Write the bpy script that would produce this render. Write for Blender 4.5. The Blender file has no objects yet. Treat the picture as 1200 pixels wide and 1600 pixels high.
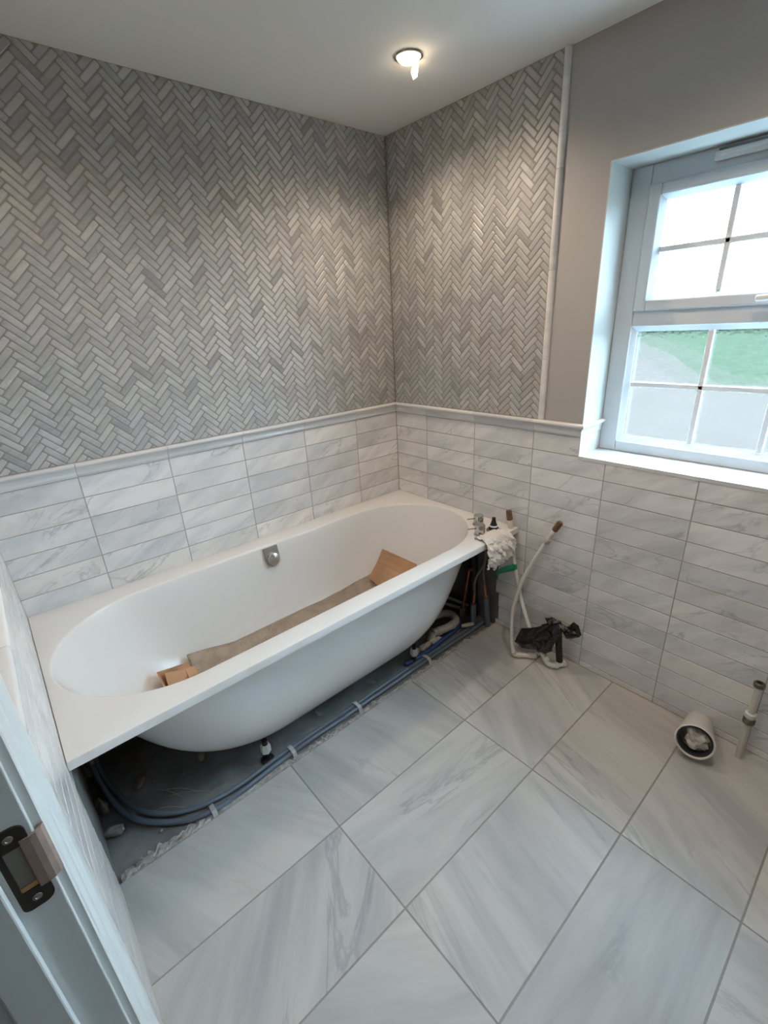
import bpy, math, random
from mathutils import Vector, Matrix, noise
random.seed(7)
PI = math.pi
S = bpy.context.scene
COL = S.collection
# ------------------------------------------------------------------ camera
cam = bpy.data.cameras.new('camera'); camo = bpy.data.objects.new('camera', cam); COL.objects.link(camo)
camo.location = (-1.69723, -1.87757, 1.45474)
camo.rotation_euler = (1.18628, 0.05089, -0.71779)
cam.sensor_fit = 'HORIZONTAL'; cam.sensor_width = 36.0; cam.lens = 723.036 / 1200 * 36
cam.clip_start = 0.01; cam.clip_end = 600
S.camera = camo
# ------------------------------------------------------------------ sky, lights, exposure
S.view_settings.view_transform = 'Standard'; S.view_settings.look = 'None'
S.view_settings.gamma = 1.0; S.view_settings.use_curve_mapping = False
S.view_settings.exposure = 0.36
W = bpy.data.worlds.new('sky'); S.world = W; W.use_nodes = True
bg = W.node_tree.nodes['Background']
bg.inputs[0].default_value = (0.56, 0.80, 1.0, 1); bg.inputs[1].default_value = 36.0
W.cycles.sampling_method = 'AUTOMATIC'
SPOT = 17.5
WARM = (1.0, 0.81, 0.632)
DOWNLIGHTS = [(-0.375, -0.54), (-1.10, -1.42), (-0.58, -1.58), (-1.45, -0.62)]  # first is the visible fixture; the rest are out of view, added for warmth
ZC = 2.2292          # ceiling
ZR = 1.0674          # top of the dado rail
ZT = 0.570           # bath deck
WX = -1.777          # tile face of the doorway wall

# ------------------------------------------------------------------ helpers
def tag(o, label=None, cat=None, group=None, kind=None):
    if label: o['label'] = label
    if cat: o['category'] = cat
    if group: o['group'] = group
    if kind: o['kind'] = kind
    return o
def empty(name, loc=(0, 0, 0), **k):
    o = bpy.data.objects.new(name, None); COL.objects.link(o); o.location = loc
    o.empty_display_size = .05
    return tag(o, **k)
class MB:
    def __init__(s): s.v = []; s.f = []; s.m = []; s.sm = []; s.rnd = []
    def add(s, vs, fs, m=0, smooth=False, rnd=None):
        b = len(s.v); s.v += [tuple(v) for v in vs]
        r = rnd or (0, 0, 0)
        for f in fs: s.f.append([b + i for i in f]); s.m.append(m); s.sm.append(smooth); s.rnd.append(r)
        return s
    def box(s, a, b, m=0, rnd=None):
        x0, y0, z0 = [min(p, q) for p, q in zip(a, b)]; x1, y1, z1 = [max(p, q) for p, q in zip(a, b)]
        vs = [(x0,y0,z0),(x1,y0,z0),(x1,y1,z0),(x0,y1,z0),(x0,y0,z1),(x1,y0,z1),(x1,y1,z1),(x0,y1,z1)]
        return s.add(vs, [(0,3,2,1),(4,5,6,7),(0,1,5,4),(1,2,6,5),(2,3,7,6),(3,0,4,7)], m, rnd=rnd)
    def obox(s, c, ax, ay, az, m=0):      # oriented box: centre and three half-axis vectors
        c, ax, ay, az = map(Vector, (c, ax, ay, az))
        vs = [c + i*ax + j*ay + k*az for k in (-1, 1) for i, j in ((-1,-1),(1,-1),(1,1),(-1,1))]
        return s.add(vs, [(0,3,2,1),(4,5,6,7),(0,1,5,4),(1,2,6,5),(2,3,7,6),(3,0,4,7)], m)
    def loft(s, rings, m=0, smooth=True, cap0=True, cap1=True, closed=True):
        n = len(rings[0]); vs = [p for r in rings for p in r]; fs = []
        for k in range(len(rings)-1):
            for i in range(n if closed else n-1):
                j = (i+1) % n
                fs.append((k*n+i, k*n+j, (k+1)*n+j, (k+1)*n+i))
        if cap0: fs.append(tuple(range(n-1, -1, -1)))
        if cap1: fs.append(tuple((len(rings)-1)*n + i for i in range(n)))
        return s.add(vs, fs, m, smooth)
    def tube(s, pts, r, n=14, m=0, cap=True, r1=None):
        pts = [Vector(p) for p in pts]; K = len(pts); rings = []
        rs = r if isinstance(r, (list, tuple)) else [r]*K
        t0 = (pts[1]-pts[0]).normalized()
        up = Vector((0,0,1)) if abs(t0.z) < .9 else Vector((1,0,0))
        u = t0.cross(up).normalized(); w = u.cross(t0)
        for k in range(K):
            t = (pts[min(k+1,K-1)] - pts[max(k-1,0)]).normalized()
            u = (u - t*u.dot(t)).normalized(); w = t.cross(u)
            rings.append([pts[k] + rs[k]*(math.cos(a)*u + math.sin(a)*w) for a in [2*PI*i/n for i in range(n)]])
        return s.loft(rings, m, True, cap, cap)
    def lathe(s, base, axis, prof, n=32, m=0, cap=True):   # prof: (radius, height along axis)
        base = Vector(base); ax = Vector(axis).normalized()
        up = Vector((0,0,1)) if abs(ax.z) < .9 else Vector((1,0,0))
        u = ax.cross(up).normalized(); w = ax.cross(u)
        rings = [[base + ax*h + r*(math.cos(a)*u + math.sin(a)*w) for a in [2*PI*i/n for i in range(n)]] for r, h in prof]
        return s.loft(rings, m, True, cap, cap)
    def prism(s, poly, a, b, m=0, rnd=None):  # poly: list of 3D points at start; swept by vector b-a
        a, b = Vector(a), Vector(b); p0 = [Vector(p)+a for p in poly]; p1 = [Vector(p)+b for p in poly]
        n = len(poly)
        fs = [tuple(range(n-1,-1,-1)), tuple(range(n, 2*n))] + [(i,(i+1)%n,n+(i+1)%n,n+i) for i in range(n)]
        return s.add(p0+p1, fs, m, rnd=rnd)
    def build(s, name, mats, parent=None, bevel=0, sub=0, solid=0, autos=True, **k):
        me = bpy.data.meshes.new(name); me.from_pydata(s.v, [], s.f)
        if not isinstance(mats, (list, tuple)): mats = [mats]
        for q in mats: me.materials.append(q)
        me.polygons.foreach_set('material_index', s.m)
        me.polygons.foreach_set('use_smooth', s.sm)
        if any(r != (0,0,0) for r in s.rnd):
            at = me.attributes.new('rnd', 'FLOAT_VECTOR', 'FACE')
            at.data.foreach_set('vector', [c for r in s.rnd for c in r])
        me.update()
        import bmesh
        bm = bmesh.new(); bm.from_mesh(me); bmesh.ops.recalc_face_normals(bm, faces=bm.faces)
        bm.to_mesh(me); bm.free()
        if any(s.sm):
            me.set_sharp_from_angle(angle=math.radians(42))
        o = bpy.data.objects.new(name, me); COL.objects.link(o)
        if parent is not None:
            o.parent = parent; o.matrix_parent_inverse = Matrix.Translation(-Vector(parent.location))
        if bevel:
            q = o.modifiers.new('bevel', 'BEVEL'); q.width = bevel; q.segments = 2; q.limit_method = 'ANGLE'; q.angle_limit = .7
        if solid:
            q = o.modifiers.new('solid', 'SOLIDIFY'); q.thickness = solid; q.offset = 0
        if sub:
            q = o.modifiers.new('sub', 'SUBSURF'); q.levels = sub; q.render_levels = sub
        return tag(o, **k)
def bez(pts, n=10):      # Catmull-Rom through the points
    P = [Vector(p) for p in pts]; P = [2*P[0]-P[1]] + P + [2*P[-1]-P[-2]]; out = []
    for i in range(1, len(P)-2):
        for k in range(n):
            t = k/n; a, b, c, d = P[i-1], P[i], P[i+1], P[i+2]
            out.append(.5*((2*b) + (c-a)*t + (2*a-5*b+4*c-d)*t*t + (3*b-a-3*c+d)*t**3))
    out.append(P[-2]); return out

# ------------------------------------------------------------------ materials
def newmat(name):
    m = bpy.data.materials.new(name); m.use_nodes = True
    nt = m.node_tree; return m, nt, nt.nodes['Principled BSDF']
def N(nt, typ, **k):
    n = nt.nodes.new(typ)
    for a, b in k.items(): setattr(n, a, b)
    return n
def plain(name, col, rough=.5, metal=0, var=0, vscale=8, bump=0, bscale=60, coat=0, trans=0, spec=None, sss=0):
    m, nt, p = newmat(name); L = nt.links.new
    p.inputs['Base Color'].default_value = (*col, 1); p.inputs['Roughness'].default_value = rough
    p.inputs['Metallic'].default_value = metal; p.inputs['Coat Weight'].default_value = coat
    if spec is not None: p.inputs['Specular IOR Level'].default_value = spec
    tc = N(nt, 'ShaderNodeTexCoord')
    if var:
        n = N(nt, 'ShaderNodeTexNoise'); n.inputs['Scale'].default_value = vscale; n.inputs['Detail'].default_value = 6
        L(tc.outputs['Object'], n.inputs['Vector'])
        r = N(nt, 'ShaderNodeValToRGB')
        r.color_ramp.elements[0].position = .3; r.color_ramp.elements[1].position = .7
        r.color_ramp.elements[0].color = (*[c*(1-var) for c in col], 1)
        r.color_ramp.elements[1].color = (*[min(1, c*(1+var)) for c in col], 1)
        L(n.outputs['Fac'], r.inputs[0]); L(r.outputs[0], p.inputs['Base Color'])
    if bump:
        n = N(nt, 'ShaderNodeTexNoise'); n.inputs['Scale'].default_value = bscale; n.inputs['Detail'].default_value = 5
        L(tc.outputs['Object'], n.inputs['Vector'])
        b = N(nt, 'ShaderNodeBump'); b.inputs['Strength'].default_value = bump; b.inputs['Distance'].default_value = .01
        L(n.outputs['Fac'], b.inputs['Height']); L(b.outputs[0], p.inputs['Normal'])
    return m
def marble(name, light, grey, vein, scale=3.0, aniso=(1, 1, 3.2), rot=(.5, .4, .7), per_rot=0.0, var=.12, tint=(1,1,1), rough=.3, veins=.5, spec=.5, dark=.05, hue=0.0, grain=.55):
    m, nt, p = newmat(name); L = nt.links.new
    tc = N(nt, 'ShaderNodeTexCoord'); at = N(nt, 'ShaderNodeAttribute'); at.attribute_name = 'rnd'
    sep = N(nt, 'ShaderNodeSeparateXYZ'); L(at.outputs['Vector'], sep.inputs[0])
    off = N(nt, 'ShaderNodeVectorMath', operation='SCALE'); off.inputs['Scale'].default_value = 17.3; L(at.outputs['Vector'], off.inputs[0])
    src = tc.outputs['Object']
    if per_rot:
        vr = N(nt, 'ShaderNodeVectorRotate', rotation_type='Z_AXIS')
        mm = N(nt, 'ShaderNodeMath', operation='MULTIPLY'); mm.inputs[1].default_value = per_rot
        L(sep.outputs[0], mm.inputs[0]); L(mm.outputs[0], vr.inputs['Angle']); L(src, vr.inputs['Vector']); src = vr.outputs[0]
    mp = N(nt, 'ShaderNodeMapping'); mp.inputs['Rotation'].default_value = rot
    L(src, mp.inputs['Vector'])
    sc = N(nt, 'ShaderNodeVectorMath', operation='MULTIPLY'); sc.inputs[1].default_value = aniso; L(mp.outputs[0], sc.inputs[0])
    ad = N(nt, 'ShaderNodeVectorMath', operation='ADD'); L(sc.outputs[0], ad.inputs[0]); L(off.outputs[0], ad.inputs[1])
    n1 = N(nt, 'ShaderNodeTexNoise'); n1.inputs['Scale'].default_value = scale; n1.inputs['Detail'].default_value = 7; n1.inputs['Roughness'].default_value = .6; n1.inputs['Distortion'].default_value = .35
    L(ad.outputs[0], n1.inputs['Vector'])
    r1 = N(nt, 'ShaderNodeValToRGB'); r1.color_ramp.elements[0].position = .36; r1.color_ramp.elements[1].position = .60
    r1.color_ramp.elements[0].color = (*grey, 1); r1.color_ramp.elements[1].color = (*light, 1)
    L(n1.outputs['Fac'], r1.inputs[0])
    n2 = N(nt, 'ShaderNodeTexNoise'); n2.inputs['Scale'].default_value = scale*.8; n2.inputs['Detail'].default_value = 9; n2.inputs['Roughness'].default_value = grain; n2.inputs['Distortion'].default_value = .8
    o2 = N(nt, 'ShaderNodeVectorMath', operation='ADD'); o2.inputs[1].default_value = (5.2, 1.7, 9.1); L(ad.outputs[0], o2.inputs[0]); L(o2.outputs[0], n2.inputs['Vector'])
    a = N(nt, 'ShaderNodeMath', operation='SUBTRACT'); a.inputs[1].default_value = .5; L(n2.outputs['Fac'], a.inputs[0])
    b = N(nt, 'ShaderNodeMath', operation='ABSOLUTE'); L(a.outputs[0], b.inputs[0])
    r2 = N(nt, 'ShaderNodeMapRange'); r2.inputs['From Min'].default_value = 0; r2.inputs['From Max'].default_value = .022
    r2.inputs['To Min'].default_value = veins; r2.inputs['To Max'].default_value = 0; L(b.outputs[0], r2.inputs['Value'])
    # veins only in places
    n3 = N(nt, 'ShaderNodeTexNoise'); n3.inputs['Scale'].default_value = scale*.7; L(o2.outputs[0], n3.inputs['Vector'])
    r3 = N(nt, 'ShaderNodeMapRange'); r3.inputs['From Min'].default_value = .48; r3.inputs['From Max'].default_value = .62; L(n3.outputs['Fac'], r3.inputs['Value'])
    mu = N(nt, 'ShaderNodeMath', operation='MULTIPLY'); L(r2.outputs[0], mu.inputs[0]); L(r3.outputs[0], mu.inputs[1])
    mx = N(nt, 'ShaderNodeMix', data_type='RGBA'); L(mu.outputs[0], mx.inputs[0]); L(r1.outputs[0], mx.inputs[6]); mx.inputs[7].default_value = (*vein, 1)
    # tile to tile brightness
    br = N(nt, 'ShaderNodeMapRange'); br.inputs['To Min'].default_value = 1-var; br.inputs['To Max'].default_value = 1+var*.6; L(sep.outputs[2], br.inputs['Value'])
    tn = N(nt, 'ShaderNodeValToRGB'); e_ = tn.color_ramp.elements
    e_[0].position = 0; e_[0].color = (1-dark, 1-dark, 1-dark, 1); e_[1].position = .12; e_[1].color = (.94, .95, .97, 1)
    for ps, cl in ((.45, (1, 1, 1)), (.7, (.98, .99, 1.0)), (.85, (1+.02, .99-hue*.3, .96-hue)), (1, (1.04, 1.04, 1.02))):
        q_ = e_.new(ps); q_.color = (*cl, 1)
    L(sep.outputs[1], tn.inputs[0])
    tm = N(nt, 'ShaderNodeVectorMath', operation='MULTIPLY'); L(mx.outputs[2], tm.inputs[0]); L(tn.outputs[0], tm.inputs[1])
    sv = N(nt, 'ShaderNodeVectorMath', operation='SCALE'); L(tm.outputs[0], sv.inputs[0]); L(br.outputs[0], sv.inputs['Scale'])
    L(sv.outputs[0], p.inputs['Base Color'])
    p.inputs['Roughness'].default_value = rough
    p.inputs['Specular IOR Level'].default_value = spec
    return m
M = {}
M['mosaic'] = marble('mosaic_marble', (.465,.46,.45), (.37,.37,.363), (.20,.20,.20), scale=7, var=.17, rough=.36, veins=.35, spec=.35, dark=.30, hue=.03)
M['grout'] = plain('grout', (.225,.215,.20), .85, var=.08, vscale=30)
M['dado'] = marble('wall_tile_marble', (.80,.79,.785), (.62,.62,.625), (.34,.35,.37), scale=4.0, aniso=(1,1,3.4), var=.10, rough=.28, veins=.55)
M['rail'] = marble('rail_marble', (.72,.715,.70), (.60,.60,.61), (.45,.46,.48), scale=3, aniso=(.6,.6,5), rot=(0,0,0), var=.08, rough=.25, veins=.3)
M['dgrout'] = plain('tile_grout', (.36,.355,.345), .85)
M['floor'] = marble('floor_marble', (.550,.538,.518), (.395,.39,.385), (.20,.21,.22), scale=1.9, aniso=(.60,3.6,1), rot=(0,0,0), per_rot=2.6, var=.07, rough=.26, veins=.42, spec=.17, grain=.62)
M['fgrout'] = plain('floor_grout', (.27,.255,.24), .85)
M['paint'] = plain('taupe_paint', (.38,.36,.345), .75, bump=.05, bscale=220)
M['ceil'] = plain('ceiling_paint', (.83,.83,.81), .8, bump=.04, bscale=200)
M['white'] = plain('white_paint', (.74,.76,.77), .45)
M['gloss'] = plain('white_gloss_wood', (.66,.70,.70), .32, bump=.06, bscale=25)
M['reveal'] = plain('reveal_paint', (.50,.52,.50), .6)
M['sill'] = marble('sill_marble', (.72,.72,.71), (.62,.62,.62), (.5,.5,.52), scale=3, var=.02, rough=.25, veins=.3)
M['acrylic'] = plain('white_acrylic', (.765,.765,.76), .24, coat=.08)
M['upvc'] = plain('white_upvc', (.60,.645,.69), .35)
M['bars'] = plain('white_glazing_bar', (.75,.78,.80), .35)
nt = M['bars'].node_tree; p_ = nt.nodes['Principled BSDF']; t_ = N(nt, 'ShaderNodeBsdfTranslucent'); t_.inputs[0].default_value = (.7,.75,.8,1) ; x_ = N(nt, 'ShaderNodeMixShader'); x_.inputs[0].default_value = .07
nt.links.new(p_.outputs[0], x_.inputs[1]); nt.links.new(t_.outputs[0], x_.inputs[2]); nt.links.new(x_.outputs[0], nt.nodes['Material Output'].inputs['Surface'])
M['screed'] = plain('dark_screed', (.16,.165,.165), .85, var=.35, vscale=7, bump=.5, bscale=30)
M['plaster'] = plain('grey_bare_plaster', (.13,.125,.12), .9, var=.2, vscale=6, bump=.3, bscale=30)
M['adh'] = plain('tile_adhesive', (.42,.41,.385), .95, var=.3, vscale=40, bump=.6, bscale=80)
M['hose'] = plain('blue_grey_plastic', (.10,.13,.165), .4)
M['blue'] = plain('blue_plastic', (.03,.07,.20), .4)
M['greyp'] = plain('grey_plastic', (.17,.175,.18), .5)
M['dark'] = plain('black_plastic', (.012,.012,.014), .45)
M['bag'] = plain('black_bin_bag', (.010,.010,.012), .28, bump=.5, bscale=60)
M['pipew'] = plain('white_pipe', (.66,.65,.62), .35)
M['trap'] = plain('dusty_white_plastic', (.42,.40,.37), .5, var=.15, vscale=14)
M['beige'] = plain('beige_pipe', (.55,.51,.44), .45)
M['brass'] = plain('aged_brass', (.15,.085,.05), .45, metal=.15, var=.2, vscale=60)
M['olive'] = plain('weathered_metal', (.16,.14,.11), .4, metal=.7)
M['copper'] = plain('copper', (.55,.23,.12), .35, metal=.8, var=.15, vscale=40)
M['chrome'] = plain('chrome', (.55,.53,.50), .18, metal=1)
M['nickel'] = plain('brushed_metal', (.36,.34,.31), .3, metal=.9)
M['green'] = plain('green_tape', (.0,.20,.075), .4)
M['card'] = plain('cardboard', (.42,.235,.125), .85, var=.12, vscale=12)
M['card2'] = plain('pale_cardboard', (.47,.27,.15), .85, var=.08, vscale=12)
M['felt'] = plain('brown_felt', (.34,.265,.205), .95, var=.16, vscale=25, bump=.8, bscale=120)
M['iron'] = plain('dark_bronze_metal', (.045,.042,.038), .35, metal=.6)
M['wood'] = plain('worn_wood', (.22,.15,.115), .7, var=.2, vscale=30)
M['rawwood'] = plain('raw_wood', (.48,.27,.11), .7)
M['cavity'] = plain('mortice_grey', (.22,.21,.19), .8)
M['rubble'] = plain('plaster_rubble', (.24,.23,.21), .9, var=.25, vscale=40, bump=.5)
M['straw'] = plain('straw', (.40,.33,.24), .8)
M['clip'] = plain('pale_clip', (.42,.45,.46), .5)
M['rubber'] = plain('black_rubber', (.02,.022,.028), .45)
def thin_plastic(name, col, alpha):
    m, nt, p = newmat(name); L = nt.links.new
    p.inputs['Base Color'].default_value = (*col, 1); p.inputs['Roughness'].default_value = .25
    p.inputs['Alpha'].default_value = alpha
    return m
M['film'] = thin_plastic('white_plastic_film', (.80,.79,.77), .93)
M['clear'] = thin_plastic('clear_plastic_film', (.75,.73,.68), .55)
# patterned window glass: mostly see-through, partly bent by its hammered surface
gm, nt, p = newmat('patterned_glass'); L = nt.links.new
out = nt.nodes['Material Output']; nt.nodes.remove(p)
tr = N(nt, 'ShaderNodeBsdfTransparent'); tr.inputs[0].default_value = (.97,.99,.99,1)
rf = N(nt, 'ShaderNodeBsdfRefraction'); rf.inputs['IOR'].default_value = 1.12; rf.inputs['Roughness'].default_value = .03; rf.inputs['Color'].default_value = (.96,.98,.98,1)
gl = N(nt, 'ShaderNodeBsdfGlossy'); gl.inputs['Roughness'].default_value = .08
tc = N(nt, 'ShaderNodeTexCoord'); vo = N(nt, 'ShaderNodeTexVoronoi', feature='SMOOTH_F1'); vo.inputs['Scale'].default_value = 85
nz = N(nt, 'ShaderNodeTexNoise'); nz.inputs['Scale'].default_value = 70
L(tc.outputs['Object'], vo.inputs['Vector']); L(tc.outputs['Object'], nz.inputs['Vector'])
bu = N(nt, 'ShaderNodeBump'); bu.inputs['Strength'].default_value = .35; bu.inputs['Distance'].default_value = .0022
L(vo.outputs['Distance'], bu.inputs['Height']); L(bu.outputs[0], rf.inputs['Normal']); L(bu.outputs[0], gl.inputs['Normal'])
m1 = N(nt, 'ShaderNodeMixShader'); m1.inputs[0].default_value = .55; L(tr.outputs[0], m1.inputs[1]); L(rf.outputs[0], m1.inputs[2])
m2 = N(nt, 'ShaderNodeMixShader'); m2.inputs[0].default_value = .05; L(m1.outputs[0], m2.inputs[1]); L(gl.outputs[0], m2.inputs[2])
L(m2.outputs[0], out.inputs['Surface']); M['glass'] = gm
em, nt, p = newmat('lamp_glow')
p.inputs['Emission Color'].default_value = (1, .78, .48, 1); p.inputs['Emission Strength'].default_value = 20
M['glow'] = em

# ------------------------------------------------------------------ tiling
def clip(poly, x0, x1, y0, y1):
    for ax, lim, sg in ((0, x0, 1), (0, x1, -1), (1, y0, 1), (1, y1, -1)):
        out = []
        for i in range(len(poly)):
            a, b = poly[i], poly[(i+1) % len(poly)]
            da, db = sg*(a[ax]-lim), sg*(b[ax]-lim)
            if da >= 0: out.append(a)
            if (da > 0 and db < 0) or (da < 0 and db > 0):
                t = da/(da-db); out.append((a[0]+(b[0]-a[0])*t, a[1]+(b[1]-a[1])*t))
        poly = out
        if len(poly) < 3: return []
    # drop near-duplicate points
    o = []
    for q in poly:
        if not o or math.hypot(q[0]-o[-1][0], q[1]-o[-1][1]) > 3e-4: o.append(q)
    if len(o) > 2 and math.hypot(o[0][0]-o[-1][0], o[0][1]-o[-1][1]) < 3e-4: o.pop()
    return o
def area(p): return .5*sum(p[i][0]*p[(i+1)%len(p)][1]-p[(i+1)%len(p)][0]*p[i][1] for i in range(len(p)))
def inset(p, d):
    n = len(p); o = []
    for i in range(n):
        a, b, c = p[i-1], p[i], p[(i+1)%n]
        e1 = (b[0]-a[0], b[1]-a[1]); e2 = (c[0]-b[0], c[1]-b[1])
        l1 = math.hypot(*e1); l2 = math.hypot(*e2)
        n1 = (-e1[1]/l1, e1[0]/l1); n2 = (-e2[1]/l2, e2[0]/l2)
        k = 1 + n1[0]*n2[0] + n1[1]*n2[1]
        if k < .2: k = .2
        o.append((b[0]+d*(n1[0]+n2[0])/k, b[1]+d*(n1[1]+n2[1])/k))
    return o
def add_tile(mb, poly, fn, bev, dep, m=0):
    if len(poly) < 3: return
    A = area(poly)
    if A < 0: poly = poly[::-1]; A = -A
    if A < 2e-5: return
    top = inset(poly, bev)
    if area(top) < 4e-6: return
    n = len(poly); vs = [fn(*q, -dep) for q in poly] + [fn(*q, 0) for q in top]
    fs = [tuple(range(n, 2*n))] + [(i, (i+1)%n, n+(i+1)%n, n+i) for i in range(n)]
    mb.add(vs, fs, m, rnd=(random.random()+.001, random.random(), random.random()))
def chamfer(p, c):
    o = []; n = len(p)
    for i in range(n):
        a, b, d = p[i-1], p[i], p[(i+1)%n]
        l1 = math.hypot(a[0]-b[0], a[1]-b[1]); l2 = math.hypot(d[0]-b[0], d[1]-b[1])
        o += [(b[0]+(a[0]-b[0])*c/l1, b[1]+(a[1]-b[1])*c/l1), (b[0]+(d[0]-b[0])*c/l2, b[1]+(d[1]-b[1])*c/l2)]
    return o
HL, HW, HG = .0765, .0211, .0034
def herringbone(mb, fn, u0, u1, v0, v1, ou=0, ov=0):
    c = math.sqrt(.5); g = HG/2
    R_ = int((u1-u0)/HL)+8; Q = int((v1-v0)/(HW*1.414))+12
    for k in range(-R_, R_+1):
        for i in range(-Q, Q+1):
            bx, by = i*HW + k*HL, i*HW - k*HL
            for r in ((bx, by, bx+HL, by+HW), (bx+HL, by+HW-HL, bx+HL+HW, by+HW)):
                q = [(r[0]+g, r[1]+g), (r[2]-g, r[1]+g), (r[2]-g, r[3]-g), (r[0]+g, r[3]-g)]
                q = chamfer(q, .003)
                q = [((x-y)*c + ou, (x+y)*c + ov) for x, y in q]
                if max(a for a, _ in q) < u0 or min(a for a, _ in q) > u1 or max(b for _, b in q) < v0 or min(b for _, b in q) > v1: continue
                add_tile(mb, clip(q, u0, u1, v0, v1), fn, .0022, .0012)
A0, B0, TW, TP, R0 = .2779, .2277, .307, .0761, .0503
def dado(mb, fn, u0, u1, vmin, off, rowclip=None):
    rows = int((ZR-R0)/TP)+2
    for k in range(rows):
        z1 = ZR-R0-k*TP; z0 = z1-TP
        if z1 < vmin: break
        a, b = u0, u1
        if rowclip:
            rc = rowclip(k, z0, z1)
        else: rc = [(a, b)]
        for (ra, rb) in rc:
            for j in range(-1, 14):
                p0 = off+(j-1)*TW; p1 = p0+TW
                q = [(p0+.0018, z0+.0018), (p1-.0018, z0+.0018), (p1-.0018, z1-.0018), (p0+.0018, z1-.0018)]
                add_tile(mb, clip(q, ra, rb, vmin, z1), fn, .0006, .0010)
RP = [(0,0),(.0145,0),(.0185,-.003),(.0200,-.008),(.0185,-.0125),(.0140,-.0155),(.0095,-.020),(.0065,-.027),(.0055,-.035),(.0075,-.0385),(.0075,-.043),(.0045,-.0465),(.0035,-.0495),(0,-.0495)]
def rail(mb, fn, u0, u1, off, mitre=(0,0)):
    cuts = [u0] + [off+j*TW for j in range(-1, 14) if u0+.01 < off+j*TW < u1-.01] + [u1]
    for a, b in zip(cuts, cuts[1:]):
        r = (random.random()+.001, random.random(), random.random())
        n = len(RP); ga = .0007
        vs = [fn(a+ga+(mitre[0]*p[0] if a == u0 else 0), ZR+p[1], p[0]) for p in RP] + [fn(b-ga+(mitre[1]*p[0] if b == u1 else 0), ZR+p[1], p[0]) for p in RP]
        fs = [tuple(range(n-1,-1,-1)), tuple(range(n,2*n))] + [(i,(i+1)%n,n+(i+1)%n,n+i) for i in range(n)]
        mb.add(vs, fs, 0, True, rnd=r)
fA = lambda u, v, n: (-u, -n, v)              # tub wall: u = -x
fB = lambda u, v, n: (-n, -u, v)              # window wall: u = -y
fF = lambda u, v, n: (WX+n, -u, v)            # doorway wall: u = -y
YT = .8545                                    # mosaic ends at the upright trim
# ------------------------------------------------------------------ setting: walls
WO = dict(y0=-1.040, y1=-2.075, z0=.930, z1=1.894)
wl = MB().box((-1.90, .008, -.25), (.24, .16, ZC+.1)).build('wall_left', M['paint'], kind='structure')
mb = MB(); herringbone(mb, fA, 0.0015, 1.777, ZR+.0015, ZC-.001, .012, ZR+.004)
mb.box((-1.777, .0012, ZR-.002), (0, .008, ZC), 1); mb.build('mosaic_tiles', [M['mosaic'], M['grout']], wl, kind='structure')
mb = MB(); dado(mb, fA, .0015, 1.777, .52, A0); mb.box((-1.777, .0010, .515), (0, .008, ZR), 1)
mb.build('wall_tiles', [M['dado'], M['dgrout']], wl, kind='structure')
mb = MB(); rail(mb, fA, 0, 1.777, A0, (1, -1)); mb.build('dado_rail', M['rail'], wl, kind='structure')
MB().box((-1.80, .003, -.02), (.01, .0079, .515)).build('bare_plaster', M['plaster'], wl, kind='structure')

w = MB()
w.box((.008, .16, -.25), (.26, WO['y0'], ZC+.1)); w.box((.008, WO['y1'], -.25), (.26, -2.75, ZC+.1))
w.box((.008, WO['y0'], -.25), (.26, WO['y1'], WO['z0'])); w.box((.008, WO['y0'], WO['z1']), (.26, WO['y1'], ZC+.1))
wr = w.build('wall_right', M['paint'], kind='structure')
mb = MB(); herringbone(mb, fB, 0.0015, YT, ZR+.0015, ZC-.001, .020, ZR+.012)
mb.box((.0012, 0, ZR-.002), (.008, -YT, ZC), 1); mb.build('mosaic_tiles', [M['mosaic'], M['grout']], wr, kind='structure')
def rowsB(k, z0, z1):
    a = .0015
    if z1 < .56: a = .705 + random.uniform(-.014, .010)
    if k == 0: return [(a, -WO['y0']), (-WO['y1'], 2.6)]
    return [(a, 2.6)]
mb = MB(); dado(mb, fB, 0, 2.6, .001, B0, rowsB)
mb.box((.001, 0, .50), (.008, -.72, ZR), 1); mb.box((.001, -.715, 0), (.008, -2.6, .9405), 1)
mb.box((.001, -.72, .9405), (.008, WO['y0'], ZR), 1); mb.box((.001, WO['y1'], .9405), (.008, -2.6, ZR), 1)
mb.build('wall_tiles', [M['dado'], M['dgrout']], wr, kind='structure')
mb = MB(); rail(mb, fB, 0, -WO['y0'], B0, (1, 1)); rail(mb, fB, -WO['y1'], 2.6, B0)
fR = lambda u, v, n: (u, WO['y0']-n, v)
rail(mb, fR, 0, .160, .4, (-1, 0))
mb.build('dado_rail', M['rail'], wr, kind='structure')
MB().box((.003, .0, -.02), (.0079, -.72, .50)).build('bare_plaster', M['plaster'], wr, kind='structure')
# pencil trim standing at the edge of the mosaic
mb = MB(); n = 10; pr = [(-.0085*0+.0115*math.sin(PI*i/n), .0125*math.cos(PI*i/n)) for i in range(n+1)]
for z0, z1 in zip([ZR, 1.30, 1.606, 1.912], [1.30, 1.606, 1.912, ZC]):
    r = (random.random()+.01, random.random(), random.random())
    mb.prism([(.0078-a-.0035, -(YT+.0125)+b, 0) for a, b in pr] + [(.0078, -(YT+.025), 0), (.0078, -YT, 0)], (0, 0, z0+.0005), (0, 0, z1-.0005), rnd=r)
mb.build('trim_1', M['rail'], kind='structure')
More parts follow.
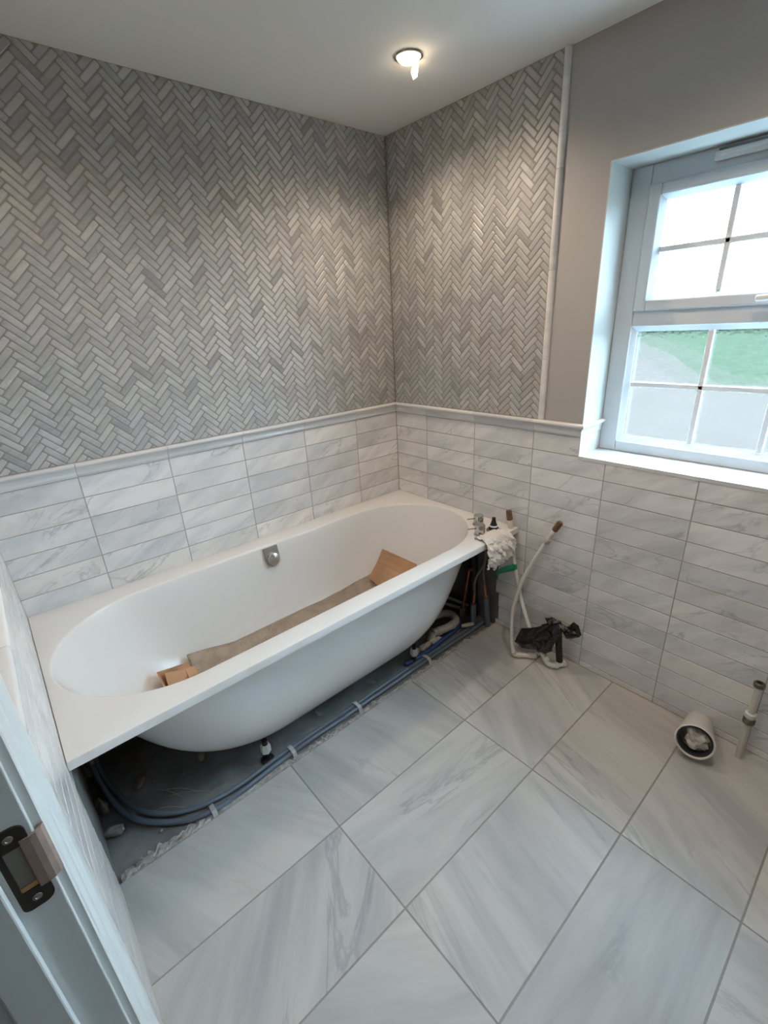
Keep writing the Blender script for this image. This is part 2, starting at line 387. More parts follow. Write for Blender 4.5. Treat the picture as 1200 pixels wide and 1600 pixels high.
# reveal lining and sill
rv = MB()
rv.box((.0075, WO['y0']+.0005, ZR-.03), (.165, WO['y0']-.003, WO['z1'])); rv.box((.0075, WO['y1'], WO['z0']), (.165, WO['y1']+.003, WO['z1']))
rv.box((.0075, WO['y0'], WO['z1']-.003), (.165, WO['y1'], WO['z1']+.0005))
rv.build('window_reveal', M['reveal'], wr, kind='structure')
MB().box((0, WO['y0']+.0005, .945), (.165, WO['y0']-.004, ZR-.012)).build('reveal_tiles', M['sill'], wr, kind='structure')
MB().box((-.002, WO['y0'], .931), (.170, WO['y1'], .945)).build('window_sill', M['sill'], wr, bevel=.0015, kind='structure')

# doorway wall
DY0, DY1, DZ = -1.42, -2.20, 2.02
w = MB()
w.box((WX-.008, .008, -.25), (-1.89, DY0+.03, ZC+.1)); w.box((WX-.008, DY1-.03, -.25), (-1.89, -2.75, ZC+.1)); w.box((WX-.008, DY0+.03, DZ+.03), (-1.89, DY1-.03, ZC+.1))
wf = w.build('wall_front', M['paint'], kind='structure')
mb = MB(); herringbone(mb, fF, 0.0015, YT, ZR+.0015, ZC-.001, .005, ZR)
mb.box((WX-.0012, 0, ZR-.002), (WX-.008, -YT, ZC), 1); mb.build('mosaic_tiles', [M['mosaic'], M['grout']], wf, kind='structure')
def rowsF(k, z0, z1):
    a = .0015
    if z1 < .56: a = .735 + max(0, z0)*.14 + random.uniform(-.006, .006)
    return [(a, 1.337)]
mb = MB(); dado(mb, fF, 0, 1.337, .001, .2, rowsF)
mb.box((WX-.001, 0, .50), (WX-.008, -.80, ZR), 1); mb.box((WX-.001, -.80, 0), (WX-.008, -1.345, ZR), 1)
mb.build('wall_tiles', [M['dado'], M['dgrout']], wf, kind='structure')
mb = MB(); rail(mb, fF, 0, 1.3365, .2, (1, 0)); mb.build('dado_rail', M['rail'], wf, kind='structure')
MB().box((WX-.0079, 0, -.02), (WX-.004, -.80, .50)).build('bare_plaster', M['plaster'], wf, kind='structure')
MB().box((-1.90, -2.60, -.25), (.26, -2.75, ZC+.1)).build('wall_back', M['paint'], kind='structure')
MB().box((-3.1, .16, ZC), (.26, -2.75, ZC+.12)).build('ceiling', M['ceil'], kind='structure')
# hall behind the doorway
h = MB(); h.box((-3.1, .16, -.25), (-3.0, -2.75, ZC)); h.box((-3.0, .0, -.25), (-1.89, .16, ZC)); h.box((-3.0, -2.75, -.25), (-1.89, -2.60, ZC))
h.build('wall_hall', M['paint'], kind='structure')
M['carpet'] = plain('hall_carpet', (.10,.11,.105), .95, bump=.5, bscale=300)
MB().box((-3.0, .0, -.25), (-1.80, -2.6, -.012)).build('floor_hall', M['carpet'], kind='structure')

# floor: tile grid 608 x 300 mm, cut 70 cm from the tub wall
mb = MB()
FX0, FY0, FTX, FTY = -.60661, -.99888, .60806, .30058
fl = lambda u, v, n: (u, v, n)
for i in range(-3, 2):
    for j in range(-1, 7):
        x1 = FX0+(i+1)*FTX; x0 = x1-FTX; y1 = FY0-(j-0)*FTY+0; y0 = y1-FTY
        q = [(x0+.002, y0+.002), (x1-.002, y0+.002), (x1-.002, y1-.002), (x0+.002, y1-.002)]
        add_tile(mb, clip(q, WX-.008, .0, -2.6, -.68), fl, .0005, .0012)
mb.box((WX-.01, -.6985, -.0150), (.008, -2.6, -.0012), 1)
mb.box((-1.89, -1.395, -.0150), (WX-.01, -2.225, -.0012), 1)
flo = mb.build('floor', [M['floor'], M['fgrout']], kind='structure')
MB().box((-1.80, .0, -.25), (.008, -2.6, -.0152)).build('subfloor', M['screed'], flo, kind='structure')
# ragged adhesive left where the floor tiling stops
vs = []; fs = []; nx = 260; prof = 7
for i in range(nx+1):
    x = -1.772 + i*1.770/nx
    wd = .020 + .010*(x < -1.2) + .020*abs(noise.noise((x*22, 1, 3))) + .012*max(0, math.sin(x*230)*noise.noise((x*8, 7, 1)))*2.2
    if -.2 < x: wd *= .6
    for k in range(prof):
        t = k/(prof-1); hz = .0115*(1-t)**.7 + .005*noise.noise((x*60, t*4, 0))*(0 if k in (0,) else 1)
        vs.append((x, -.6990 + wd*t*1.25, -.0148 + max(.0002, hz)))
for i in range(nx):
    for k in range(prof-1): fs.append((i*prof+k, i*prof+k+1, (i+1)*prof+k+1, (i+1)*prof+k))
MB().add(vs, fs).build('tile_adhesive', M['adh'], flo, kind='structure')

# ------------------------------------------------------------------ door frame
d1 = empty('door_1', (-1.78, -1.42, 0), kind='structure')
g = MB(); g.box((-1.772, DY0, 0), (-1.90, DY0+.030, DZ+.03)); g.box((-1.772, DY1-.03, 0), (-1.90, DY1, DZ+.03)); g.box((-1.772, DY0, DZ), (-1.90, DY1, DZ+.03))
g.build('door_lining', M['gloss'], d1, bevel=.0012)
g = MB(); g.box((-1.808, DY0-.0005, 0), (-1.845, DY0-.012, DZ)); g.box((-1.808, DY1+.012, 0), (-1.845, DY1, DZ)); g.box((-1.808, DY0, DZ), (-1.845, DY1, DZ-.012))
g.build('door_stop', M['gloss'], d1, bevel=.002)
AP = [(-1.784,-1.4135),(-1.7645,-1.4135),(-1.7632,-1.4110),(-1.7630,-1.4000),(-1.7622,-1.3975),(-1.7602,-1.3920),(-1.7596,-1.3820),(-1.7606,-1.3760),(-1.7590,-1.3735),(-1.7560,-1.3660),(-1.7548,-1.3560),(-1.7550,-1.3450),(-1.7562,-1.3395),(-1.7590,-1.3372),(-1.784,-1.3372)]
g = MB(); g.prism([(a, b, 0) for a, b in AP], (0, 0, 0), (0, 0, DZ+.075))
for A_ in (0,): g.prism([(a, 2*(DY0+DY1)/2-b, 0) for a, b in AP], (0, 0, 0), (0, 0, DZ+.075))
g.box((-1.784, DY0, DZ+.006), (-1.757, DY1, DZ+.08))
g.build('architrave', M['gloss'], d1)
# strike plate with a curved lip and a worn patch of bare wood in front of it
sp = []
ZS0, ZS1 = .935, 1.043
def rr(x0, x1, z0, z1, rL, rR, n=6):
    o = []
    for cx, cz, r, a0 in ((x1-rR, z1-rR, rR, 0), (x0+rL, z1-rL, rL, 90), (x0+rL, z0+rL, rL, 180), (x1-rR, z0+rR, rR, 270)):
        for k in range(n+1):
            a = math.radians(a0+90*k/n); o.append((cx+r*math.cos(a), cz+r*math.sin(a)))
    return o
outer = rr(-1.8035, -1.7765, ZS0, ZS1, .007, .010); hole = rr(-1.7985, -1.7835, .961, 1.018, .001, .001)
g = MB(); n = len(outer)
for yy, o_ in ((DY0-.0022, 0),):
    vs = [(x, yy, z) for x, z in outer] + [(x, yy, z) for x, z in hole] + [(x, DY0+.0005, z) for x, z in outer] + [(x, DY0+.0005, z) for x, z in hole]
    fs = [(i, (i+1)%n, n+(i+1)%n, n+i) for i in range(n)] + [(i, (i+1)%n, 2*n+(i+1)%n, 2*n+i) for i in range(n)] + [(n+i, n+(i+1)%n, 3*n+(i+1)%n, 3*n+i) for i in range(n)]
    g.add(vs, fs)
st = g.build('strike_plate', M['iron'], d1, label='dark bronze strike plate screwed into the door lining')
lip = MB(); pts = [(-1.784, -1.4231), (-1.7765, -1.4231), (-1.771, -1.4222), (-1.7665, -1.4190), (-1.7640, -1.4150)]
g = MB(); lp = pts + [(a-.001, b+.0018) for a, b in pts[::-1]]
g.prism([(a, b, 0) for a, b in lp], (0, 0, .958), (0, 0, 1.024)); g.build('lip', M['wood'], st, label='worn brown lip of the strike plate')
g = MB(); g.box((-1.7985, DY0-.0002, .961), (-1.7835, DY0+.0004, 1.018)); g.build('mortice', M['cavity'], st)
g = MB(); g.box((-1.7985, DY0-.0012, .961), (-1.7835, DY0-.0003, .967)); g.build('wood_edge', M['rawwood'], st)
for z in (.948, 1.032):
    MB().lathe((-1.790, DY0-.0021, z), (0, -1, 0), [(.0042, 0), (.0040, .0008), (.0020, .0009), (.0016, .0002)], 16).build('screw', M['nickel'], st)

# ------------------------------------------------------------------ window
win = empty('window_1', (.20, -1.557, .945), kind='structure')
XF = .160; YC = -1.5575
YL, YR = -1.0435, -2.0715; ZB, ZM0, ZM1, ZTp = .945, 1.402, 1.459, 1.891
def frame(mb, x0, x1, yl, yr, zb, zt, wl_, wr_, wb, wt):
    mb.box((x0, yl, zb), (x1, yl-wl_, zt)); mb.box((x0, yr+wr_, zb), (x1, yr, zt))
    mb.box((x0, yl-wl_, zb), (x1, yr+wr_, zb+wb)); mb.box((x0, yl-wl_, zt-wt), (x1, yr+wr_, zt))
g = MB(); frame(g, XF, .225, YL, YR, ZB, ZTp, .064, .064, .040, .062); g.box((XF, YL-.064, ZM0), (.225, YR+.064, ZM1))
g.build('window_frame', M['upvc'], win, bevel=.004)
def bead(mb, x0, x1, yl, yr, zb, zt, w):       # sloping glazing bead
    for (a, b) in (((yl, zb), (yl, zt)), ((yl, zt), (yr, zt)), ((yr, zt), (yr, zb)), ((yr, zb), (yl, zb))):
        pass
    o = [(yl, zb), (yr, zb), (yr, zt), (yl, zt)]; i_ = [(yl-w, zb+w), (yr+w, zb+w), (yr+w, zt-w), (yl-w, zt-w)]
    vs = [(x0, a, b) for a, b in o] + [(x1, a, b) for a, b in i_] + [(x1, a, b) for a, b in o]
    mb.add(vs, [(i, (i+1)%4, 4+(i+1)%4, 4+i) for i in range(4)] + [(4+i, 4+(i+1)%4, 8+(i+1)%4, 8+i) for i in range(4)])
g = MB(); bead(g, XF+.002, XF+.018, YL-.062, YR+.062, ZB+.038, ZM0+.002, .019); g.build('glazing_bead', M['upvc'], win)
sash = MB(); frame(sash, XF-.012, XF+.045, YL-.064, YR+.064, ZM1-.006, ZTp-.060, .040, .040, .034, .034)
sa = sash.build('window_sash', M['upvc'], win, bevel=.005)
g = MB(); bead(g, XF-.010, XF+.012, YL-.103, YR+.103, ZM1+.027, ZTp-.093, .016); g.build('glazing_bead', M['upvc'], sa)
# panes with glazing bars
def bars(name, parent, x, yl, yr, zb, zt, ys, zs):
    g = MB(); r = .0085
    for y in ys: g.box((x-.004, y-r, zb), (x+.012, y+r, zt))
    for z in zs: g.box((x-.004, yl, z-r), (x+.012, yr, z+r))
    g.build(name, M['bars'], parent, bevel=.003)
GU = (YL-.119, YR+.119, ZM1+.043, ZTp-.109); GD = (YL-.081, YR+.081, ZB+.057, ZM0-.017)
bars('glazing_bars', sa, XF+.010, *GU, [-1.3540, -1.5575, -1.761], [1.641])
bars('glazing_bars', win, XF+.020, *GD, [-1.3560, -1.5575, -1.759], [1.200])
MB().box((XF+.024, GU[0]+.004, GU[2]-.004), (XF+.028, GU[1]-.004, GU[3]+.004)).build('glass_pane', M['glass'], sa)
MB().box((XF+.034, GD[0]+.004, GD[2]-.004), (XF+.038, GD[1]-.004, GD[3]+.004)).build('glass_pane', M['glass'], win)
g = MB(); g.box((XF-.013, -1.520, 1.460), (XF-.020, -1.595, 1.487)); g.tube(bez([(XF-.018, -1.556, 1.474), (XF-.045, -1.552, 1.474), (XF-.050, -1.53, 1.474), (XF-.048, -1.470, 1.471)], 6), .0085, 12)
g.build('window_handle', M['white'], sa, bevel=.003)
g = MB(); g.box((XF-.016, -1.285, 1.853), (XF, -1.83, 1.876)); g.box((XF-.022, -1.30, 1.862), (XF-.016, -1.81, 1.872))
tv = g.build('trickle_vent', M['white'], win, bevel=.002)
MB().box((XF-.010, -1.292, 1.8765), (XF-.001, -1.825, 1.8835)).build('vent_slot', M['greyp'], tv)

# ------------------------------------------------------------------ outside
M['lawn'] = plain('lawn', (.0165,.0205,.0135), 1, var=.25, vscale=.9, spec=0)
M['paving'] = plain('pink_paving', (.030,.024,.021), 1, var=.06, vscale=.6, spec=0)
g = MB(); g.box((2.5, -60, -2.9), (400, 200, -2.6)); g.build('lawn', M['lawn'], kind='structure')
g = MB(); e = [(9, -4), (27, -3), (29.7, 3.8), (30, 6.2), (36, 9.2), (49, 15), (78, 30.5), (110, 52), (60, 60), (9, 30)]
g.prism([(x, y, -2.6) for x, y in e], (0, 0, 0), (0, 0, .02)); g.build('driveway', M['paving'], kind='structure')

M['trees'] = plain('distant_trees', (.014,.016,.013), 1, var=.4, vscale=.4, spec=0)
g = MB(); n = 90; vs = []
for i in range(n+1):
    y = -20+i*1.4; hh = 2.1+1.3*noise.noise(Vector((i*.23, 0, 0)))+.5*noise.noise(Vector((i*1.1, 3, 0)))
    vs += [(104, y, -2.7), (101, y, -.5), (102.5, y, hh), (106, y, hh-.6), (108, y, -2.7)]
g.add(vs, [(i*5+k, i*5+k+1, i*5+k+6, i*5+k+5) for i in range(n) for k in range(4)])
g.build('tree_line', M['trees'], label='low dark line of trees far beyond the lawn outside the window', cat='trees')
# ------------------------------------------------------------------ ceiling downlights
def downlight(x, y, label, tail=True):
    t = empty('ceiling_light', (x, y, ZC), label=label, cat='ceiling light', group=None)
    MB().lathe((x, y, ZC-.0002), (0, 0, -1), [(.034, 0), (.046, 0), (.045, .003), (.041, .005), (.036, .003), (.034, -.0)], 40, cap=False).build('bezel', M['chrome'], t)
    g = MB().lathe((x, y, ZC-.0035), (0, 0, -1), [(.0355, 0), (.034, .004), (.027, .010), (.012, .014)], 32)
    g.build('lamp', M['glow'], t)
    return t
downlight(*DOWNLIGHTS[0], 'lit round downlight in the white ceiling above the tap end of the bath')
downlight(*DOWNLIGHTS[1], 'added unseen round downlight in the ceiling between the bath and the doorway')  # out of frame, added for warm light
downlight(*DOWNLIGHTS[2], 'added unseen round downlight in the ceiling in front of the window')  # unseen fixture, added to warm the window side
downlight(*DOWNLIGHTS[3], 'added unseen round downlight in the ceiling above the doorway end of the bath')  # unseen fixture, added to warm the doorway end
for k, (x, y) in enumerate(DOWNLIGHTS):  # lamps after the first are unseen additions that carry the warm light
    l = bpy.data.lights.new('downlight_lamp', 'SPOT'); l.energy = SPOT*(1.02, .62, .72, .45)[k]; l.color = WARM; l.spot_size = math.radians(150); l.spot_blend = .7; l.shadow_soft_size = .010
    o = bpy.data.objects.new('downlight_lamp', l); COL.objects.link(o); o.location = (x, y, ZC-.025)
# lamp capsule hanging askew out of the light
g = MB(); x, y = DOWNLIGHTS[0]
g.add([(x+.022, y-.004, ZC-.006), (x+.034, y-.012, ZC-.006), (x+.030, y-.006, ZC-.046), (x+.022, y+.002, ZC-.052), (x+.014, y+.004, ZC-.036)], [(0, 1, 2, 3, 4)])
lt = COL.objects['ceiling_light']
g.build('lamp_capsule', M['glow'], lt, solid=.003)

# ------------------------------------------------------------------ bathtub
tub = empty('bathtub', (-.90, -.41, -.015), label='white rectangular built-in bathtub with oval bowl, its front panel not yet fitted', cat='bathtub')
CX, CY = -.9025, -.410
NR = 128
def stad(hx, hy, cx=CX, cy=CY, ex=None, z=0, k=1.0):
    # stadium with elliptical ends of reach ex; NR points, counter-clockwise from +x
    ex = hy if ex is None else ex; o = []
    for i in range(NR):
        a = 2*PI*i/NR
        c, s_ = math.cos(a), math.sin(a)
        # spread the points evenly between arc and straight part
        per = PI*.5*(ex+hy) ; st = 2*(hx-ex); tot = 2*(per+st); q = (i/NR)*tot
        # quarter arc, straight, half arc, straight, quarter arc
        if q < per/2: t = q/(per/2)*PI/2; x = hx-ex+ex*math.cos(t); y = hy*math.sin(t)
        elif q < per/2+st: x = hx-ex-(q-per/2); y = hy
        elif q < per*1.5+st: t = PI/2+(q-per/2-st)/per*PI; x = -(hx-ex)+ex*math.cos(t); y = hy*math.sin(t)
        elif q < per*1.5+2*st: x = -(hx-ex)+(q-per*1.5-st); y = -hy
        else: t = 1.5*PI+(q-per*1.5-2*st)/(per/2)*PI/2; x = hx-ex+ex*math.cos(t); y = hy*math.sin(t)
        o.append(Vector((cx+x, cy+y, z)))
    return o
BX0, BX1, BY0, BY1 = -1.776, -.0022, -.8000, -.0022
def rect(z, d=0, ref=None):
    o = []
    for p in ref:
        dx, dy = p.x-CX, p.y-CY
        x0, x1, y0, y1 = BX0+d, BX1-d, BY0+d, BY1-d
        # stretch the stadium outline out to the rectangle
        tx = ((x1-CX) if dx > 0 else (CX-x0))/max(abs(dx), 1e-6); ty = ((y1-CY) if dy > 0 else (CY-y0))/max(abs(dy), 1e-6)
        if tx < ty: x = x1 if dx > 0 else x0; y = CY+dy*tx
        else: y = y1 if dy > 0 else y0; x = CX+dx*ty
        o.append([x, y, z])
    for cx_, cy_ in ((BX0+d, BY0+d), (BX0+d, BY1-d), (BX1-d, BY0+d), (BX1-d, BY1-d)):   # put a vertex on each corner
        k = min(range(NR), key=lambda i: (o[i][0]-cx_)**2+(o[i][1]-cy_)**2); o[k][0], o[k][1] = cx_, cy_
    return [Vector(p) for p in o]
HX, HY, EX = .852, .309, .335
ref = stad(HX, HY, ex=EX)
rings = [rect(ZT-.026, 0, ref), rect(ZT-.0035, 0, ref), rect(ZT-.0008, .0012, ref), rect(ZT, .0035, ref)]
for dr, dz in ((.006, 0), (.0025, -.0012), (0, -.0045), (-.002, -.009)):
    rings.append(stad(HX+dr, HY+dr, ex=EX+dr, z=ZT+dz))
BI = .178
for k in range(1, 19):          # inner wall: straight slope running into a rounded floor
    t = k/18
    z = ZT-.009-(ZT-.009-BI)*min(1, (1-(1-t)**1.9))
    s_ = t**1.0
    dx = .002+.30*t+.12*t**5; dy = .002+.10*t+.10*t**4.5
    rings.append(stad(HX-dx, HY-dy, cx=CX+.010*t, ex=EX-.5*dx*.55, z=z))
g = MB(); g.loft(rings, 0, True, False, True)
basin = g.build('basin', M['acrylic'], tub)
def shell_ring(t):
    z = .549-(.549-.047)*t
    e = (1-(1-t)**1.0)
    dx = .27*e+.15*e**6; dy = .045*e+.15*e**6
    return stad(.868-dx, .328-dy, cx=CX, ex=.345-dx*.15, z=z)
g = MB(); g.loft([shell_ring(k/22) for k in range(23)], 0, True, False, True)
g.build('outer_shell', M['acrylic'], tub)
for x in (-1.26, -.50):
    for y in (-.61, -.20):
        f = MB().lathe((x, y, -.0145), (0, 0, 1), [(.024, 0), (.024, .008), (.010, .012), (.010, .10)], 18).build('foot', M['dark'], tub)
        MB().lathe((x, y, .030), (0, 0, 1), [(.017, 0), (.019, .004), (.019, .030), (.014, .036)], 6).build('foot_nut', M['pipew'], f)
# overflow: plate with a domed knob, on the wall-side slope
oc = Vector((-.893, -.1185, .512)); on = Vector((0, -1, .25)).normalized(); ou_ = Vector((1, 0, 0)); ov_ = on.cross(ou_) * -1
if ov_.z < 0: ov_ = -ov_
def plate(mb, outline, c, n_, u_, v_, th):
    p0 = [c+u_*a+v_*b for a, b in outline]; mb.loft([p0, [q+n_*th for q in p0]], 0, False)
ol = [(-.034, .050), (-.034, -.004)] + [(-.034*math.cos(a), -.004-.036*math.sin(a)) for a in [PI*i/16 for i in range(1, 16)]] + [(.034, -.004), (.034, .050)]
g = MB(); plate(g, ol, oc-on*.008, on, ou_, ov_, .014); ofp = g.build('overflow_plate', M['nickel'], tub, bevel=.0015, label='brushed metal overflow plate')
MB().lathe(oc+on*.004-ov_*.006, on, [(.0275, 0), (.0285, .004), (.0285, .012), (.025, .018), (.014, .0205), (.001, .021)], 32).build('overflow_knob', M['chrome'], ofp, label='round chrome overflow knob')

# ------------------------------------------------------------------ things on the bath deck
def valve(x, y, label, bent=False):
    t = empty('bath_valve', (x, y, ZT), label=label, cat='tap', group=None)
    MB().lathe((x, y, ZT+.0003), (0, 0, 1), [(.026, 0), (.027, .003), (.025, .007), (.020, .008)], 28).build('flange', M['nickel'], t)
    MB().lathe((x, y, ZT+.007), (0, 0, 1), [(.022, 0), (.0225, .003), (.0225, .038), (.0205, .042), (.004, .043)], 28).build('body', M['chrome'], t)
    MB().tube([(x-.018, y+.012, ZT+.032), (x-.047, y+.030, ZT+.032)], .0032, 10).build('lever', M['chrome'], t)
    MB().box((x-.003, y-.0225, ZT+.018), (x+.003, y-.0195, ZT+.036)).build('slot', M['dark'], t)
    return t
valve(-.098, -.648, 'chrome bath valve on the deck corner, nearer the window wall tiles')
valve(-.182, -.722, 'chrome bath valve on the deck corner, nearer the front edge of the bath')
g = MB(); g.obox((-.205, -.764, ZT+.0035), (.030, -.030, 0), (.004, .004, 0), (0, 0, .0030)); tag(g.build('flat_spanner', M['nickel'], bevel=.001), 'thin flat metal strip lying in front of the nearer bath valve', 'tool')
t = empty('hand_shower_outlet', (-.104, -.737, ZT), label='black conical hose outlet with a white ring on a metal flange on the bath deck', cat='shower fitting')
MB().lathe((-.104, -.737, ZT+.0003), (0, 0, 1), [(.032, 0), (.033, .003), (.030, .006), (.020, .007)], 28).build('flange', M['nickel'], t)
MB().lathe((-.104, -.737, ZT+.006), (0, 0, 1), [(.023, 0), (.021, .012), (.019, .016), (.014, .026), (.010, .040), (.008, .050), (.0085, .056), (.003, .058)], 28).build('cone', M['dark'], t)
MB().lathe((-.104, -.737, ZT+.020), (0, 0, 1), [(.0192, 0), (.0200, .002), (.0180, .0065), (.0160, .007)], 28).build('ring', M['white'], t)
# crumpled white plastic over the corner
def crumpled(name, centre, rad, mat, seed, amp=.35, sub=4, fr=7.0, shape=None, **k):
    import bmesh
    bm = bmesh.new(); bmesh.ops.create_icosphere(bm, subdivisions=sub, radius=1)
    for v in bm.verts:
        p = v.co.copy()
        d = noise.noise(p*1.6+Vector((seed, 0, 0)))*.5 + abs(noise.noise(p*3.3+Vector((0, seed, 0))))*-.7 + .25*noise.voronoi(p*2.5+Vector((seed, seed, 0)))[0][0]
        q = p*(1+amp*d)
        if shape: q = shape(q)
        v.co = Vector(centre)+Vector((q.x*rad[0], q.y*rad[1], q.z*rad[2]))
    me = bpy.data.meshes.new(name); bm.to_mesh(me); bm.free(); me.materials.append(mat)
    o = bpy.data.objects.new(name, me); COL.objects.link(o)
    par = k.pop('parent', None)
    if par: o.parent = par; o.matrix_parent_inverse = Matrix.Translation(-Vector(par.location))
    return tag(o, **k)
g = MB(); NA, NB = 46, 30; vs = []; fs = []
# sheet laid on the deck corner and hanging down in folds over the front edge
for j in range(NB):
    t = j/(NB-1)
    for i in range(NA):
        s_ = i/(NA-1)
        fold = .009*math.sin(s_*19+3*math.sin(t*4))*min(1, t*1.8) + .020*noise.noise(Vector((s_*8, t*8, 2))) + .010*noise.noise(Vector((s_*19, t*15, 7)))
        hang = .118+.018*math.sin(s_*PI)+.012*noise.noise(Vector((s_*6, 0, 5)))
        w0 = .100+.050*min(1, t*1.7)
        x = -.168+(s_-.5)*w0*1.30
        if t < .30: y = -.745-.062*(t/.30); z = ZT+.006+.010*abs(noise.noise(Vector((s_*8, t*9, 0))))+.004
        else:
            u = (t-.30)/.70; y = -.809-.020*math.sin(u*PI*.8)-abs(fold)*1.1; z = ZT+.006-hang*u*(.90+.14*noise.noise(Vector((s_*5, 3, 3))))
        x += fold*.4
        vs.append((min(x, -.004), y, z))
for j in range(NB-1):
    for i in range(NA-1): a = j*NA+i; fs.append((a, a+1, a+NA+1, a+NA))
g.add(vs, fs, 0, False)
pb = g.build('plastic_sheet', M['film'], solid=.0018, label='crumpled white plastic sheet draped over the front corner of the bath', cat='plastic sheet')

# ------------------------------------------------------------------ packing left inside the bowl
g = MB(); NA, NB = 90, 26; vs = []; fs = []
for i in range(NA):
    u = i/(NA-1); x = -1.352+u*.985
    for j in range(NB):
        w_ = j/(NB-1); q = 2*w_-1
        y = -.405+q*(.206-.006*abs(noise.noise(Vector((x*5, w_, 1)))) - .02*max(0, u-.85)/.15)
        z = .198+.040*abs(q)**2.2+.006*noise.noise(Vector((x*9, y*10, 3)))+.13*max(0, x+.60)+.22*max(0, -1.16-x)*abs(q)**1.5
        vs.append((x, y, z))
for i in range(NA-1):
    for j in range(NB-1): a = i*NB+j; fs.append((a, a+NB, a+NB+1, a+1))
g.add(vs, fs, 0, True)
g.build('felt_sheet', M['felt'], solid=.010, label='fuzzy brown felt protective sheet laid along the bottom of the bath', cat='protective sheet')
def sheet(mb, pts, th=.004, bend=0):
    a, b, c, d = [Vector(p) for p in pts]; n_ = (b-a).cross(d-a).normalized(); K = 6
    top = []; 
    for k in range(K+1):
        t = k/K; p, q = a.lerp(d, t), b.lerp(c, t); o_ = n_*bend*math.sin(t*PI); top.append((p+o_, q+o_))
    rings = [[p, q, q-n_*th, p-n_*th] for p, q in top]
    mb.loft(rings, 0, False)
g = MB(); sheet(g, [(-.352,-.245,.398), (-.322,-.462,.378), (-.478,-.520,.225), (-.448,-.240,.272)], .004, .008)
g.build('cardboard_sheet', M['card'], label='brown cardboard sheet leaning on the tap end inside the bath', cat='cardboard')
cb = empty('cardboard_box', (-1.42, -.34, .19), label='torn brown cardboard box with folded flaps at the doorway end inside the bath', cat='cardboard')
g = MB(); sheet(g, [(-1.474,-0.250,0.302), (-1.482,-0.430,0.297), (-1.468,-0.430,0.200), (-1.462,-0.255,0.200)], .004, .004)
sheet(g, [(-1.474,-0.250,0.302), (-1.386,-0.246,0.284), (-1.380,-0.262,0.205), (-1.462,-0.258,0.205)], .004)
g.build('side', M['card'], cb)
g = MB(); sheet(g, [(-1.455,-0.262,0.290), (-1.385,-0.270,0.272), (-1.395,-0.335,0.234), (-1.462,-0.330,0.242)], .004, .006); g.build('flap', M['card'], cb)
g = MB(); sheet(g, [(-1.452,-0.318,0.268), (-1.402,-0.312,0.272), (-1.398,-0.372,0.217), (-1.455,-0.378,0.222)], .005, -.006); g.build('flap', M['card2'], cb)
g = MB(); sheet(g, [(-1.412,-0.262,0.284), (-1.366,-0.250,0.288), (-1.352,-0.300,0.234), (-1.396,-0.322,0.230)], .004, .012); g.build('flap', M['card'], cb)
g = MB(); sheet(g, [(-1.385,-0.258,0.268), (-1.350,-0.262,0.260), (-1.352,-0.345,0.208), (-1.392,-0.352,0.216)], .004, -.010); g.build('flap', M['card'], cb)

# ------------------------------------------------------------------ pipes standing by the window wall
def capped_pipe(label, path, r=.0085):
    P = bez(path, 8); t = empty('water_pipe', tuple(path[-1]), label=label, cat='pipe')
    MB().tube(P, r, 14).build('pipe', M['pipew'], t)
    a, b = Vector(path[0]), Vector(path[1]); d = (a-b).normalized()
    MB().lathe(a-d*.004, d, [(.0105, 0), (.0115, .003), (.0105, .030), (.0080, .034)], 12).build('collar', M['pipew'], t, label='white collar')
    MB().lathe(a+d*.028, d, [(.0120, 0), (.0135, .003), (.0135, .020), (.0125, .022), (.0135, .024), (.0135, .042), (.0105, .047)], 8).build('cap', M['brass'], t, label='brown metal end cap')
    MB().lathe(a.lerp(b, .30)-d*.012, d, [(.0110, 0), (.0140, .003), (.0140, .020), (.0110, .024)], 8).build('olive_joint', M['trap'], t)
    return t
wpa = capped_pipe('white flexible water pipe with brown cap leaning by the bath corner, wrapped with green tape', [(-.034,-.778,.580), (-.038,-.795,.500), (-.050,-.826,.390), (-.072,-.885,.250), (-.100,-.960,.130), (-.110,-.990,.085)])
wpb = capped_pipe('white flexible water pipe curving away from the bath, its brown cap touching the wall tiles', [(-.040,-.982,.600), (-.050,-.935,.500), (-.075,-.885,.360), (-.112,-.868,.210), (-.145,-.892,.080), (-.160,-.915,.022)])
g = MB(); g.lathe((-.0495,-.825,.392), (.1,.25,1), [(.0098, -.014), (.0098, .016)], 14)
sheet(g, [(-.055,-.818,.408), (-.095,-.772,.385), (-.098,-.766,.352), (-.058,-.822,.376)], .0012, .006)
sheet(g, [(-.092,-.775,.386), (-.112,-.770,.366), (-.118,-.778,.322), (-.096,-.768,.345)], .0012, .004)
g.build('green_tape', M['green'], wpa, label='strip of green tape wrapped round the white pipe')
# pipe stubs and elbows on the floor
e1 = empty('pipe_elbow', (-.155, -.925, .0), label='white push-fit elbow on the floor under the left side of the black bag', cat='pipe fitting')
MB().tube(bez([(-.160,-.915,.030), (-.158,-.918,.016), (-.150,-.928,.0135), (-.100,-.990,.0135)], 5), .0115, 14).build('elbow', M['pipew'], e1)
for p, q in (((-.152,-.926,.0135), (-.140,-.940,.0135)), ((-.118,-.968,.014), (-.096,-.993,.014))): MB().tube([p, q], .0142, 14).build('nut', M['pipew'], e1)
e2 = empty('pipe_elbow', (-.090, -1.075, .0), label='white push-fit elbow on the floor beside the foot of the black waste pipe', cat='pipe fitting')
MB().tube(bez([(-.100,-1.010,.085), (-.104,-1.030,.050), (-.106,-1.058,.018), (-.100,-1.085,.016), (-.060,-1.105,.016)], 6), .0120, 14).build('elbow', M['pipew'], e2)
